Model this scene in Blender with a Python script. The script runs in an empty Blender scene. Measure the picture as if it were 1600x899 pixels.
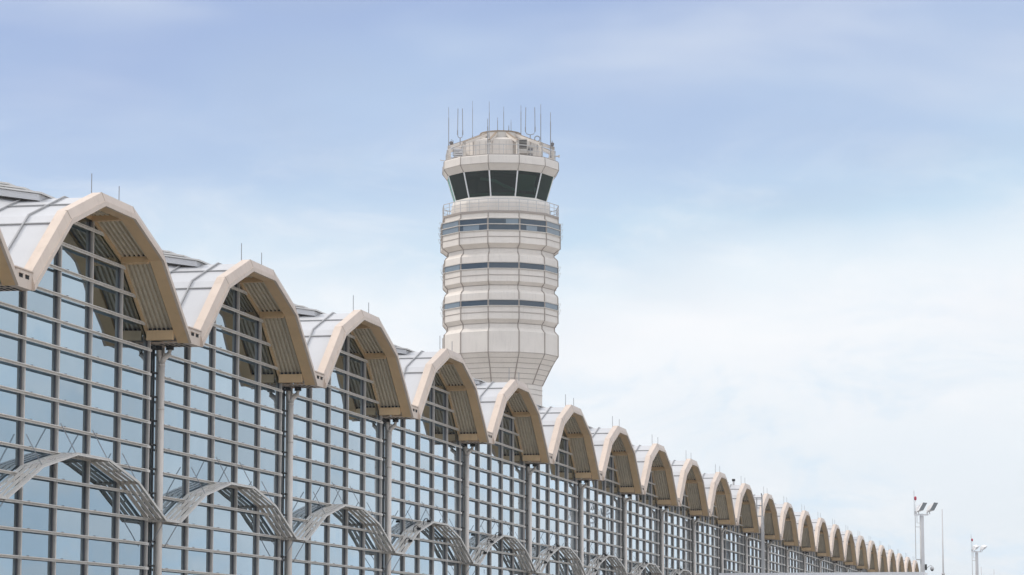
import bpy, bmesh, math, random
from mathutils import Vector, Matrix
random.seed(7)
R = math.radians
S = bpy.context.scene

# ------------------------------------------------------------------ camera
EYE = 1.7
PITCH = 0.1266
F = 4500.0                       # focal length in photo pixels (1600 wide)
cam_d = bpy.data.cameras.new('camera')
cam = bpy.data.objects.new('camera', cam_d)
S.collection.objects.link(cam)
cam.location = (0, 0, EYE)
cam.rotation_euler = (math.pi / 2 + PITCH, 0, 0)
cam_d.sensor_fit = 'HORIZONTAL'
cam_d.sensor_width = 36.0
cam_d.lens = 36.0 * F / 1600.0
cam_d.clip_start = 0.5
cam_d.clip_end = 20000
S.camera = cam

# ------------------------------------------------------------------ world
SUN_EL, SUN_AZ = R(42), R(288)   # azimuth clockwise from +Y (the way the camera looks)
w = bpy.data.worlds.new('World')
S.world = w
w.use_nodes = True
nt = w.node_tree
nt.nodes.clear()


def wn(t, **k):
    n = nt.nodes.new(t)
    for a, b in k.items():
        setattr(n, a, b)
    return n


def wl(a, b):
    nt.links.new(a, b)


def wmath(op, a, b=None, c=None, clamp=False):
    n = wn('ShaderNodeMath', operation=op, use_clamp=clamp)
    for i, v in enumerate((a, b, c)):
        if v is None:
            continue
        if isinstance(v, (int, float)):
            n.inputs[i].default_value = v
        else:
            wl(v, n.inputs[i])
    return n.outputs[0]


def wnoise(vec, scale, detail=5, rough=0.5, dist=0.0):
    n = wn('ShaderNodeTexNoise')
    n.inputs['Scale'].default_value = scale
    n.inputs['Detail'].default_value = detail
    n.inputs['Roughness'].default_value = rough
    n.inputs['Distortion'].default_value = dist
    wl(vec, n.inputs['Vector'])
    return n.outputs['Fac']


def wmap(vec, scale, loc=(0, 0, 0)):
    n = wn('ShaderNodeMapping')
    n.inputs['Scale'].default_value = scale
    n.inputs['Location'].default_value = loc
    wl(vec, n.inputs['Vector'])
    return n.outputs[0]


def wrange(v, a, b, c=0.0, d=1.0):
    n = wn('ShaderNodeMapRange', interpolation_type='SMOOTHSTEP')
    n.inputs['From Min'].default_value = a
    n.inputs['From Max'].default_value = b
    n.inputs['To Min'].default_value = c
    n.inputs['To Max'].default_value = d
    wl(v, n.inputs['Value'])
    return n.outputs[0]


def wmix(f, a, b):
    n = wn('ShaderNodeMix', data_type='RGBA')
    for sock, v in ((n.inputs[0], f), (n.inputs[6], a), (n.inputs[7], b)):
        if isinstance(v, (int, float)):
            sock.default_value = v
        elif isinstance(v, tuple):
            sock.default_value = (*v, 1)
        else:
            wl(v, sock)
    return n.outputs[2]


def srgb(r, g, b, k=1.0):
    def f(c):
        c /= 255.0
        return (c / 12.92 if c <= 0.04045 else ((c + 0.055) / 1.055) ** 2.4) * k
    return (f(r), f(g), f(b))


SKY_STRENGTH = 0.1
sky = wn('ShaderNodeTexSky', sky_type='NISHITA')
sky.sun_disc = False
sky.sun_elevation = SUN_EL
sky.sun_rotation = SUN_AZ
sky.altitude = 50
sky.air_density = 1.0
sky.dust_density = 1.2
sky.ozone_density = 1.5
tc = wn('ShaderNodeTexCoord')
D = tc.outputs['Generated']
sep = wn('ShaderNodeSeparateXYZ')
wl(D, sep.inputs[0])
el = sep.outputs['Z']
az = sep.outputs['X']
warp = wnoise(wmap(D, (3.2, 3.2, 7), (0.3, 0.0, 0.9)), 1.6, 3, 0.5)
el2 = wmath('ADD', el, wmath('MULTIPLY', wmath('SUBTRACT', warp, 0.5), 0.10))
el2 = wmath('ADD', el2, wmath('MULTIPLY', az, -0.07))
ramp = wn('ShaderNodeValToRGB')
cr = ramp.color_ramp
K = 1 / SKY_STRENGTH
stops = [(0.0, (224, 232, 240)), (0.06, (232, 239, 246)), (0.105, (246, 248, 251)), (0.125, (232, 241, 248)),
         (0.15, (197, 220, 239)), (0.18, (179, 201, 230)), (0.225, (159, 180, 219)), (0.40, (205, 212, 224)), (1.0, (222, 224, 228))]
while len(cr.elements) < len(stops):
    cr.elements.new(0.5)
for e, (p, c) in zip(cr.elements, stops):
    e.position = p
    e.color = (*srgb(*c), 1)
wl(el2, ramp.inputs[0])
sc = wn('ShaderNodeVectorMath', operation='SCALE')
wl(ramp.outputs[0], sc.inputs[0])
sc.inputs['Scale'].default_value = K
base = wmix(0.92, sky.outputs[0], sc.outputs[0])
# soft stretched cloud veils
n1 = wnoise(wmap(D, (5, 5, 17), (1.7, 0.4, 0.2)), 1.3, 4, 0.42, 0.2)
n2 = wnoise(wmap(D, (9, 9, 26), (4.1, 2.2, 1.6)), 1.9, 8, 0.58, 0.5)
n3 = wnoise(wmap(D, (10, 10, 19), (7.3, 0.2, 5.6)), 1.7, 8, 0.6, 0.6)
veil = wmath('MULTIPLY', wrange(n1, 0.46, 0.74), wrange(el2, 0.06, 0.12, 0.35, 1.0))
col = wmix(wmath('MULTIPLY', veil, 0.45), base, srgb(226, 232, 240, K))
white = wmath('MULTIPLY', wrange(n2, 0.45, 0.72), wrange(el, 0.205, 0.12))
col = wmix(wmath('MULTIPLY', white, 0.36), col, srgb(246, 246, 248, K))
gre = wmath('MULTIPLY', wrange(n1, 0.5, 0.28), wrange(el, 0.02, 0.2))
col = wmix(wmath('MULTIPLY', gre, 0.30), col, srgb(172, 186, 208, K))
blu = wmath('MULTIPLY', wrange(n3, 0.47, 0.66), wrange(el, 0.15, 0.06))
col = wmix(wmath('MULTIPLY', blu, 0.8), col, srgb(208, 226, 241, K))
# sky gain added overhead, behind and low right to light facade and far glass
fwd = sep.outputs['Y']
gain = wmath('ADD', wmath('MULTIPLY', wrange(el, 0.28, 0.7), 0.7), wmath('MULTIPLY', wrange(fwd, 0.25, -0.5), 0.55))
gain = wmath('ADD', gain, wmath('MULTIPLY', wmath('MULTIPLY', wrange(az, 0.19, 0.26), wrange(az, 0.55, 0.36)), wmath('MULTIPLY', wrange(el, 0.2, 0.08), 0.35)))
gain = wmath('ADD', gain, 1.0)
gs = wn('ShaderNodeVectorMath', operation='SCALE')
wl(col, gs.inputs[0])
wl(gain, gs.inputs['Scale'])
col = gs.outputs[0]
bg = wn('ShaderNodeBackground')
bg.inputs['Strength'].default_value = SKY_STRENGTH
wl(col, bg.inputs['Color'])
wo = wn('ShaderNodeOutputWorld')
wl(bg.outputs[0], wo.inputs['Surface'])

# ------------------------------------------------------------------ sun
sd = bpy.data.lights.new('sun', 'SUN')
sd.energy = 1.7
sd.angle = R(10)
sd.color = (1.0, 0.93, 0.84)
sun = bpy.data.objects.new('sun', sd)
S.collection.objects.link(sun)
to_sun = Vector((math.sin(SUN_AZ) * math.cos(SUN_EL), math.cos(SUN_AZ) * math.cos(SUN_EL), math.sin(SUN_EL)))
sun.rotation_euler = (-to_sun).to_track_quat('-Z', 'Y').to_euler()
sun.location = to_sun * 300

S.view_settings.view_transform = 'Standard'
S.view_settings.look = 'None'
S.view_settings.gamma = 1.0
S.view_settings.exposure = 0.1
S.view_settings.use_curve_mapping = False
S.cycles.max_bounces = 6
S.cycles.volume_bounces = 1

# ------------------------------------------------------------------ helpers


def tag(o, label=None, cat=None, group=None, kind=None):
    for k, v in (('label', label), ('category', cat), ('group', group), ('kind', kind)):
        if v:
            o[k] = v
    return o


def link(o, parent=None):
    S.collection.objects.link(o)
    if parent:
        o.parent = parent
    return o


def empty(name, loc=(0, 0, 0), rz=0.0, parent=None):
    o = bpy.data.objects.new(name, None)
    o.empty_display_size = 0.5
    o.location = loc
    o.rotation_euler = (0, 0, rz)
    return link(o, parent)


class MB:
    def __init__(self):
        self.bm = bmesh.new()

    def hexa(self, p, m=0):
        """eight points: bottom ring 0-3, top ring 4-7"""
        v = [self.bm.verts.new(q) for q in p]
        for f in ((3, 2, 1, 0), (4, 5, 6, 7), (0, 1, 5, 4), (1, 2, 6, 5), (2, 3, 7, 6), (3, 0, 4, 7)):
            fc = self.bm.faces.new([v[i] for i in f])
            fc.material_index = m
        return self

    def box(self, x0, x1, y0, y1, z0, z1, m=0):
        return self.hexa([(x0, y0, z0), (x1, y0, z0), (x1, y1, z0), (x0, y1, z0),
                          (x0, y0, z1), (x1, y0, z1), (x1, y1, z1), (x0, y1, z1)], m)

    def strip(self, A, B, y0, y1, m=0):
        """solid between two polylines (x, z) of equal length, from y0 to y1"""
        return self.loft([(y0, A, B), (y1, A, B)], m)

    def loft(self, secs, m=0):
        rings = []
        for y, A, B in secs:
            rings.append(([self.bm.verts.new((x, y, z)) for x, z in A], [self.bm.verts.new((x, y, z)) for x, z in B]))
        n = len(rings[0][0])
        fs = []
        for (a0, b0), (a1, b1) in zip(rings, rings[1:]):
            for i in range(n - 1):
                fs.append((a0[i], a0[i + 1], a1[i + 1], a1[i]))
                fs.append((b0[i + 1], b0[i], b1[i], b1[i + 1]))
            fs.append((a0[0], a1[0], b1[0], b0[0]))
            fs.append((a0[-1], b0[-1], b1[-1], a1[-1]))
        for (a, b), fl in ((rings[0], 1), (rings[-1], 0)):
            for i in range(n - 1):
                fs.append((a[i], b[i], b[i + 1], a[i + 1]) if fl else (a[i], a[i + 1], b[i + 1], b[i]))
        for f in fs:
            self.bm.faces.new(f).material_index = m
        return self

    def tube(self, pts, r, seg=8, m=0, r2=None):
        pts = [Vector(p) for p in pts]
        rings = []
        n = len(pts)
        for i, p in enumerate(pts):
            d = (pts[min(i + 1, n - 1)] - pts[max(i - 1, 0)]).normalized()
            up = Vector((0, 0, 1)) if abs(d.z) < 0.95 else Vector((1, 0, 0))
            a = d.cross(up).normalized()
            b = d.cross(a).normalized()
            rr = r if r2 is None else r + (r2 - r) * i / (n - 1)
            rings.append([self.bm.verts.new(p + (a * math.cos(2 * math.pi * k / seg) + b * math.sin(2 * math.pi * k / seg)) * rr) for k in range(seg)])
        for q0, q1 in zip(rings, rings[1:]):
            for k in range(seg):
                f = self.bm.faces.new((q0[k], q0[(k + 1) % seg], q1[(k + 1) % seg], q1[k]))
                f.material_index = m
                f.smooth = seg > 6
        for q in (rings[0], rings[-1]):
            self.bm.faces.new(q).material_index = m
        return self

    def rings(self, levels, angs, m=0, cap=True, smooth=False):
        """lathe-like polygonal body: levels = [(z, r)]"""
        rr = [[self.bm.verts.new((r * math.sin(a), -r * math.cos(a), z)) for a in angs] for z, r in levels]
        n = len(angs)
        for q0, q1 in zip(rr, rr[1:]):
            for k in range(n):
                f = self.bm.faces.new((q0[k], q0[(k + 1) % n], q1[(k + 1) % n], q1[k]))
                f.material_index = m
                f.smooth = smooth
        if cap:
            self.bm.faces.new(rr[0]).material_index = m
            self.bm.faces.new(rr[-1]).material_index = m
        return self

    def mesh(self, name, mats):
        bmesh.ops.recalc_face_normals(self.bm, faces=self.bm.faces)
        me = bpy.data.meshes.new(name)
        self.bm.to_mesh(me)
        self.bm.free()
        for mt in (mats if isinstance(mats, (list, tuple)) else [mats]):
            me.materials.append(mt)
        return me

    def build(self, name, mats, parent=None, loc=(0, 0, 0)):
        o = bpy.data.objects.new(name, self.mesh(name, mats))
        o.location = loc
        return link(o, parent)


def inst(name, me, parent, loc=(0, 0, 0)):
    o = bpy.data.objects.new(name, me)
    o.location = loc
    return link(o, parent)


# ------------------------------------------------------------------ materials


def mat(name, color, rough=0.5, metal=0.0, var=0.06, scale=1.5, streak=0.0, spec=0.5, bump=0.0, dirt=(0.16, 0.13, 0.10)):
    m = bpy.data.materials.new(name)
    m.use_nodes = True
    t = m.node_tree
    p = t.nodes['Principled BSDF']
    p.inputs['Roughness'].default_value = rough
    p.inputs['Metallic'].default_value = metal
    p.inputs['Specular IOR Level'].default_value = spec
    geo = t.nodes.new('ShaderNodeNewGeometry')
    no = t.nodes.new('ShaderNodeTexNoise')
    no.inputs['Scale'].default_value = scale
    no.inputs['Detail'].default_value = 6
    no.inputs['Roughness'].default_value = 0.6
    t.links.new(geo.outputs['Position'], no.inputs['Vector'])
    mr = t.nodes.new('ShaderNodeMapRange')
    mr.inputs['From Min'].default_value = 0.25
    mr.inputs['From Max'].default_value = 0.75
    mr.inputs['To Min'].default_value = 1 - var
    mr.inputs['To Max'].default_value = 1 + var
    t.links.new(no.outputs['Fac'], mr.inputs['Value'])
    sc_ = t.nodes.new('ShaderNodeVectorMath')
    sc_.operation = 'SCALE'
    sc_.inputs[0].default_value = color
    t.links.new(mr.outputs[0], sc_.inputs['Scale'])
    lo = t.nodes.new('ShaderNodeTexNoise')
    lo.inputs['Scale'].default_value = 0.11
    lo.inputs['Detail'].default_value = 2
    t.links.new(geo.outputs['Position'], lo.inputs['Vector'])
    lm = t.nodes.new('ShaderNodeMapRange')
    lm.inputs['From Min'].default_value = 0.3
    lm.inputs['From Max'].default_value = 0.7
    lm.inputs['To Min'].default_value = 0.93
    lm.inputs['To Max'].default_value = 1.07
    t.links.new(lo.outputs['Fac'], lm.inputs['Value'])
    ml = t.nodes.new('ShaderNodeMath')
    ml.operation = 'MULTIPLY'
    t.links.new(mr.outputs[0], ml.inputs[0])
    t.links.new(lm.outputs[0], ml.inputs[1])
    t.links.new(ml.outputs[0], sc_.inputs['Scale'])
    out = sc_.outputs[0]
    if streak:
        mp = t.nodes.new('ShaderNodeMapping')
        mp.inputs['Scale'].default_value = (5, 5, 0.45)
        t.links.new(geo.outputs['Position'], mp.inputs['Vector'])
        n2_ = t.nodes.new('ShaderNodeTexNoise')
        n2_.inputs['Scale'].default_value = 1.1
        n2_.inputs['Detail'].default_value = 7
        n2_.inputs['Roughness'].default_value = 0.65
        t.links.new(mp.outputs[0], n2_.inputs['Vector'])
        m2 = t.nodes.new('ShaderNodeMapRange')
        m2.inputs['From Min'].default_value = 0.52
        m2.inputs['From Max'].default_value = 0.82
        m2.inputs['To Max'].default_value = streak
        t.links.new(n2_.outputs['Fac'], m2.inputs['Value'])
        mx = t.nodes.new('ShaderNodeMix')
        mx.data_type = 'RGBA'
        t.links.new(m2.outputs[0], mx.inputs[0])
        t.links.new(out, mx.inputs[6])
        mx.inputs[7].default_value = (*dirt, 1)
        out = mx.outputs[2]
    t.links.new(out, p.inputs['Base Color'])
    if bump:
        bp = t.nodes.new('ShaderNodeBump')
        bp.inputs['Strength'].default_value = bump
        bp.inputs['Distance'].default_value = 0.05
        t.links.new(no.outputs['Fac'], bp.inputs['Height'])
        t.links.new(bp.outputs[0], p.inputs['Normal'])
    return m


M = {}
M['fascia'] = mat('cream_paint', (0.59, 0.47, 0.375), 0.45, streak=0.36, var=0.06, dirt=(0.33, 0.22, 0.13))
M['beam'] = mat('tan_paint', (0.64, 0.43, 0.23), 0.5, streak=0.2, var=0.08, dirt=(0.25, 0.16, 0.09))
M['deck'] = mat('ribbed_deck', (0.62, 0.53, 0.395), 0.5, streak=0.35, var=0.1, dirt=(0.28, 0.22, 0.14))
M['dark'] = mat('black_void', (0.012, 0.011, 0.010), 0.8)
M['roof'] = mat('roof_sheet', (0.49, 0.475, 0.465), 0.42, streak=0.16, var=0.05, scale=0.8, dirt=(0.36, 0.34, 0.33))
M['rib'] = mat('roof_seam', (0.32, 0.31, 0.30), 0.5)
M['sky_bar'] = mat('skylight_bar', (0.56, 0.53, 0.49), 0.4, var=0.08)
M['alu'] = mat('taupe_aluminium', (0.52, 0.46, 0.40), 0.38, metal=0.0, streak=0.3, var=0.1, scale=3, dirt=(0.20, 0.15, 0.11))
M['alu2'] = mat('pale_aluminium', (0.62, 0.565, 0.50), 0.38, streak=0.3, var=0.1, scale=3, dirt=(0.24, 0.19, 0.14))
M['slat'] = mat('louvre_metal', (0.60, 0.55, 0.49), 0.4, streak=0.3, var=0.1, scale=3, dirt=(0.22, 0.18, 0.14))
M['pipe'] = mat('pipe_paint', (0.66, 0.58, 0.50), 0.4, streak=0.25, var=0.08, dirt=(0.24, 0.18, 0.13))
M['steel'] = mat('dull_steel', (0.13, 0.12, 0.12), 0.45)
M['rod'] = mat('grey_rod', (0.24, 0.24, 0.25), 0.45)
M['white'] = mat('white_paint', (0.74, 0.72, 0.70), 0.45, streak=0.12, var=0.04)
M['lens'] = mat('lamp_lens', (0.17, 0.18, 0.18), 0.25)
M['red'] = mat('red_lens', (0.42, 0.02, 0.05), 0.3)
M['tower'] = mat('tower_panel', (0.66, 0.59, 0.515), 0.5, streak=0.34, var=0.05, scale=0.7, dirt=(0.36, 0.31, 0.26))
M['tower2'] = mat('tower_trim', (0.50, 0.45, 0.39), 0.5, streak=0.2)
M['seam'] = mat('tower_seam', (0.30, 0.25, 0.21), 0.6)
M['joint'] = mat('sealant_joint', (0.30, 0.23, 0.17), 0.7)
M['rust'] = mat('weathered_rim', (0.26, 0.18, 0.11), 0.6, streak=0.4)
M['railm'] = mat('galvanised_rail', (0.46, 0.44, 0.42), 0.45)
M['hoop'] = mat('grey_hoop', (0.30, 0.30, 0.30), 0.45)
M['mast'] = mat('mast_paint', (0.50, 0.475, 0.455), 0.45, streak=0.1)
M['asphalt'] = mat('road_concrete', (0.27, 0.255, 0.235), 0.85, var=0.2, scale=3)
M['concrete'] = mat('concrete', (0.31, 0.29, 0.265), 0.8, var=0.12, scale=0.4, streak=0.0)
M['mark'] = mat('road_paint', (0.72, 0.71, 0.68), 0.6)


def glass(name, base, rough, wav, metal=1.0, wscale=0.35):
    m = mat(name, base, rough, metal, var=0.02, scale=0.5)
    t = m.node_tree
    p = t.nodes['Principled BSDF']
    geo = t.nodes.new('ShaderNodeNewGeometry')
    no = t.nodes.new('ShaderNodeTexNoise')
    no.inputs['Scale'].default_value = wscale
    no.inputs['Detail'].default_value = 2
    t.links.new(geo.outputs['Position'], no.inputs['Vector'])
    bp = t.nodes.new('ShaderNodeBump')
    bp.inputs['Strength'].default_value = 1.0
    bp.inputs['Distance'].default_value = wav
    t.links.new(no.outputs['Fac'], bp.inputs['Height'])
    t.links.new(bp.outputs[0], p.inputs['Normal'])
    return m


M['glass'] = glass('reflective_glazing', (0.33, 0.425, 0.495), 0.015, 0.012)
gt = M['glass'].node_tree
gp = gt.nodes['Principled BSDF']


def gn(t, op, *a):
    n = gt.nodes.new(t)
    n.operation = op
    for q, v in enumerate(a):
        if isinstance(v, (int, float)):
            n.inputs[q].default_value = v
        elif isinstance(v, tuple):
            n.inputs[q].default_value = v
        else:
            gt.links.new(v, n.inputs[q])
    return n


gtc = gt.nodes.new('ShaderNodeTexCoord')
goi = gt.nodes.new('ShaderNodeObjectInfo')
pv_ = gn('ShaderNodeVectorMath', 'MULTIPLY', gtc.outputs['Object'], (1 / 2.48, 0.0, 1 / 0.712))
pv_ = gn('ShaderNodeVectorMath', 'ADD', pv_.outputs[0], (0.5, 0.37, 0.098))
pv_ = gn('ShaderNodeVectorMath', 'FLOOR', pv_.outputs[0])
wnz = gt.nodes.new('ShaderNodeTexWhiteNoise')
wnz.noise_dimensions = '4D'
gt.links.new(pv_.outputs[0], wnz.inputs['Vector'])
gt.links.new(gn('ShaderNodeMath', 'MULTIPLY', goi.outputs['Random'], 57.0).outputs[0], wnz.inputs['W'])
tl_ = gn('ShaderNodeVectorMath', 'SUBTRACT', wnz.outputs['Color'], (0.5, 0.5, 0.5))
tl_ = gn('ShaderNodeVectorMath', 'MULTIPLY', tl_.outputs[0], (0.022, 0.022, 0.034))
onrm = gp.inputs['Normal'].links[0].from_socket
tl_ = gn('ShaderNodeVectorMath', 'ADD', onrm, tl_.outputs[0])
tl_ = gn('ShaderNodeVectorMath', 'NORMALIZE', tl_.outputs[0])
gt.links.new(tl_.outputs[0], gp.inputs['Normal'])
vr_ = gt.nodes.new('ShaderNodeMapRange')
vr_.inputs['To Min'].default_value = 0.84
vr_.inputs['To Max'].default_value = 1.1
gt.links.new(wnz.outputs['Value'], vr_.inputs['Value'])
gsc = gt.nodes.new('ShaderNodeVectorMath')
gsc.operation = 'SCALE'
gt.links.new(gp.inputs['Base Color'].links[0].from_socket, gsc.inputs[0])
gt.links.new(vr_.outputs[0], gsc.inputs['Scale'])
gt.links.new(gsc.outputs[0], gp.inputs['Base Color'])
cg = bpy.data.materials.new('green_tinted_glass')
cg.use_nodes = True
ct = cg.node_tree
ct.nodes.clear()
tr_ = ct.nodes.new('ShaderNodeBsdfTransparent')
tr_.inputs[0].default_value = (0.34, 0.52, 0.46, 1)
gls = ct.nodes.new('ShaderNodeBsdfGlossy')
gls.inputs['Roughness'].default_value = 0.03
gls.inputs['Color'].default_value = (0.38, 0.62, 0.54, 1)
fr_ = ct.nodes.new('ShaderNodeFresnel')
fr_.inputs['IOR'].default_value = 1.32
mxs = ct.nodes.new('ShaderNodeMixShader')
ct.links.new(fr_.outputs[0], mxs.inputs[0])
ct.links.new(tr_.outputs[0], mxs.inputs[1])
ct.links.new(gls.outputs[0], mxs.inputs[2])
co = ct.nodes.new('ShaderNodeOutputMaterial')
ct.links.new(mxs.outputs[0], co.inputs[0])
M['cabglass'] = cg
M['shade'] = mat('roller_shade', (0.30, 0.30, 0.27), 0.8)
M['console'] = mat('console_grey', (0.30, 0.33, 0.31), 0.7)
M['bandglass'] = glass('blue_band_glass', (0.016, 0.036, 0.058), 0.05, 0.02, metal=0.0)
M['band_blind_reflection'] = glass('band_glass_blind_reflection', (0.16, 0.20, 0.23), 0.08, 0.02, metal=0.0)

# ------------------------------------------------------------------ ground
MB().box(-6000, 6000, -3000, 9000, -1.0, -0.012).build('ground', M['concrete']).__setitem__('kind', 'structure')

TH = 0.2075
P0 = Vector((-11.1098, 77.2112, 0))
RZ = math.pi / 2 - TH
BAY, UC = 13.7, 1.2
road = MB()
road.box(-120, 420, -17, -4.5, -0.008, -0.004)
for k in range(-20, 70):
    for yy in (-8.7, -12.8):
        road.box(k * 6, k * 6 + 2.4, yy - 0.06, yy + 0.06, -0.0035, 0.0, 1)
rd = road.build('road', [M['asphalt'], M['mark']])
pv = MB().box(-120, 420, -4.5, 1.5, -0.01, 0.13).box(-120, 420, -21, -17, -0.01, 0.13).build('pavement', M['concrete'])
for o in (rd, pv):
    o['kind'] = 'structure'
    o.location = P0
    o.rotation_euler = (0, 0, RZ)
    o.location.z = 0.0

# ------------------------------------------------------------------ terminal building
term = empty('terminal_building', P0, RZ)
tag(term, 'long airport terminal with a row of faceted cream roof vaults over a gridded glass wall', 'building')

E_ = EYE
PO = [(-6.3, 9.58 + E_), (-3.87, 11.53 + E_), (-1.27, 12.42 + E_), (1.27, 12.42 + E_), (3.87, 11.53 + E_), (6.3, 9.58 + E_)]


def off(d, dome=0.0):
    """outline offset inwards by d, ends cut upright at the gutter"""
    ls = []
    for (x0, z0), (x1, z1) in zip(PO, PO[1:]):
        L = math.hypot(x1 - x0, z1 - z0)
        nx, nz = (z1 - z0) / L, -(x1 - x0) / L
        ls.append((x0 + nx * d, z0 + nz * d, (x1 - x0) / L, (z1 - z0) / L))
    pts = []
    x, z, dx, dz = ls[0]
    k = (-6.3 - x) / dx
    pts.append((-6.3, z + k * dz))
    for a, b in zip(ls, ls[1:]):
        det = a[2] * b[3] - a[3] * b[2]
        k = ((b[0] - a[0]) * b[3] - (b[1] - a[1]) * b[2]) / det
        pts.append((a[0] + k * a[2], a[1] + k * a[3]))
    x, z, dx, dz = ls[-1]
    k = (6.3 - x) / dx
    pts.append((6.3, z + k * dz))
    if dome:
        wts = (0.0, 0.75, 1.0, 1.0, 0.75, 0.0)
        pts = [(x, z + dome * q) for (x, z), q in zip(pts, wts)]
    return pts


def on(poly, u):
    for (x0, z0), (x1, z1) in zip(poly, poly[1:]):
        if x0 <= u <= x1:
            return z0 + (z1 - z0) * (u - x0) / (x1 - x0)
    return poly[0][1]


def half_at(poly, z):
    """half width of the outline at height z"""
    for (x0, z0), (x1, z1) in zip(poly[3:], poly[4:]):
        if z1 <= z <= z0:
            return x0 + (x1 - x0) * (z0 - z) / (z0 - z1)
    return 6.3 if z < poly[0][1] else 0.0


# roof shell with dome rising behind the front barrel
rs = MB()
secs = [(0.26, 0.0), (2.25, 0.0), (6.85, 0.78), (27.0, 0.78)]
rs.loft([(y, off(0.12, d), off(0.16, d)) for y, d in secs])
for y in (1.08, 2.25, 6.85):
    d = 0.78 if y > 6 else 0
    rs.strip(off(0.06, d), off(0.125, d), y - 0.022, y + 0.022, 1)


def along(poly, i, t):
    (x0, z0), (x1, z1) = poly[i], poly[i + 1]
    return x0 + (x1 - x0) * t, z0 + (z1 - z0) * t


def bar_on_roof(mb, seg, t, ya, yb, wdt=0.045, h=0.06, m=1):
    """seam along the building depth on facet seg at fraction t"""
    (xa, za), (xb, zb) = PO[seg], PO[seg + 1]
    L = math.hypot(xb - xa, zb - za)
    tx, tz = (xb - xa) / L * wdt / 2, (zb - za) / L * wdt / 2
    nx, nz = -(zb - za) / L * h, (xb - xa) / L * h
    p = []
    for y in (ya, yb):
        d = max(0.0, (min(y, 6.85) - 2.25) / 4.6) * 0.78
        x, z = along(off(0.122, d), seg, t)
        p.append((x, y, z))
    q = []
    for (lift) in (0, 1):
        (x, y, z), (x1, y1, z1) = p
        q += [(x - tx + nx * lift, y, z - tz + nz * lift), (x + tx + nx * lift, y, z + tz + nz * lift),
              (x1 + tx + nx * lift, y1, z1 + tz + nz * lift), (x1 - tx + nx * lift, y1, z1 - tz + nz * lift)]
    mb.hexa(q, m)


for sg, t in ((0, 0.86), (1, 0.55), (3, 0.45), (4, 0.14)):
    bar_on_roof(rs, sg, t, 0.27, 2.22, 0.035, 0.05)
roof_me = rs.mesh('roof_vault', [M['roof'], M['rib']])

fm = MB()
# canted upper face: outer edge set back, inner edge forward
o0, o2, o3 = off(0.0), off(0.235), off(0.37)
for i in range(5):
    (xa, za), (xb, zb), (xc, zc_), (xd, zd_) = o0[i], o0[i + 1], o2[i + 1], o2[i]
    fm.hexa([(xa, 0.0, za), (xb, 0.0, zb), (xc, -0.085, zc_), (xd, -0.085, zd_),
             (xa, 0.27, za), (xb, 0.27, zb), (xc, 0.27, zc_), (xd, 0.27, zd_)])
fm.strip(off(0.236), off(0.37), -0.11, -0.03)
fm.strip(off(0.238), off(0.367), -0.029, 0.325, 1)
for i in range(1, 5):
    (xa, za), (xb, zb) = o0[i], o2[i]
    g_ = 0.011
    fm.hexa([(xa - g_, 0.05, za), (xa + g_, 0.05, za), (xb + g_, 0.0, zb), (xb - g_, 0.0, zb),
             (xa - g_, -0.004, za + 0.004), (xa + g_, -0.004, za + 0.004), (xb + g_, -0.089, zb), (xb - g_, -0.089, zb)], 2)
fascia_me = fm.mesh('fascia', [M['fascia'], M['beam'], M['joint']])
tm = MB()
tm.strip(off(0.24), off(0.36), 1.15, 1.205)
trim_me = tm.mesh('rake_trim', M['beam'])
# the soffit's shaded return behind the fascia, same paint as the beams
# corrugated deck: flutes run down the slope, profile repeats along the depth
dk = MB()
ya, yb, nfl = 0.32, 1.16, 6
prof = []
pw = (yb - ya) / nfl
for k in range(nfl):
    y = ya + k * pw
    prof += [(y, 0), (y + pw * 0.42, 0), (y + pw * 0.52, 1), (y + pw * 0.9, 1)]
prof.append((yb, 0))
cols = []
for y, lo in prof:
    cols.append([dk.bm.verts.new((x, y, z)) for x, z in off(0.165 + 0.085 * lo)])
for a, b in zip(cols, cols[1:]):
    for i in range(5):
        dk.bm.faces.new((a[i], a[i + 1], b[i + 1], b[i]))
deck_me = dk.mesh('soffit', M['deck'])


def purlin_mesh(u, z0, z1, tilt=0.0):
    b = MB()
    b.box(-0.05, 0.05, 0.33, 1.149, z0, z1 - 0.055)
    for q in range(6):
        yq = 0.32 + 0.14 * q
        b.box(-0.052, 0.045, max(yq + 0.002, 0.334), yq + 0.066, z1 - 0.054, z1 + 0.012, 1)
    bmesh.ops.rotate(b.bm, verts=b.bm.verts, cent=(0, 0, (z0 + z1) / 2), matrix=Matrix.Rotation(tilt, 3, 'Y'))
    return b.mesh('purlin', [M['beam'], M['dark']])


i37, i19 = off(0.37), off(0.19)
purl = []
for sgn in (-1, 1):
    for (x, z), h, tl in (((1.21, i37[2][1] - 0.03), 0.22, 0.12), ((3.66, i37[1][1] - 0.075), 0.27, 0.45), ((5.93, 9.17 + E_), 0.34, 0.18)):
        purl.append((sgn * x, purlin_mesh(x, z, z + h, tl * sgn)))

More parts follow.
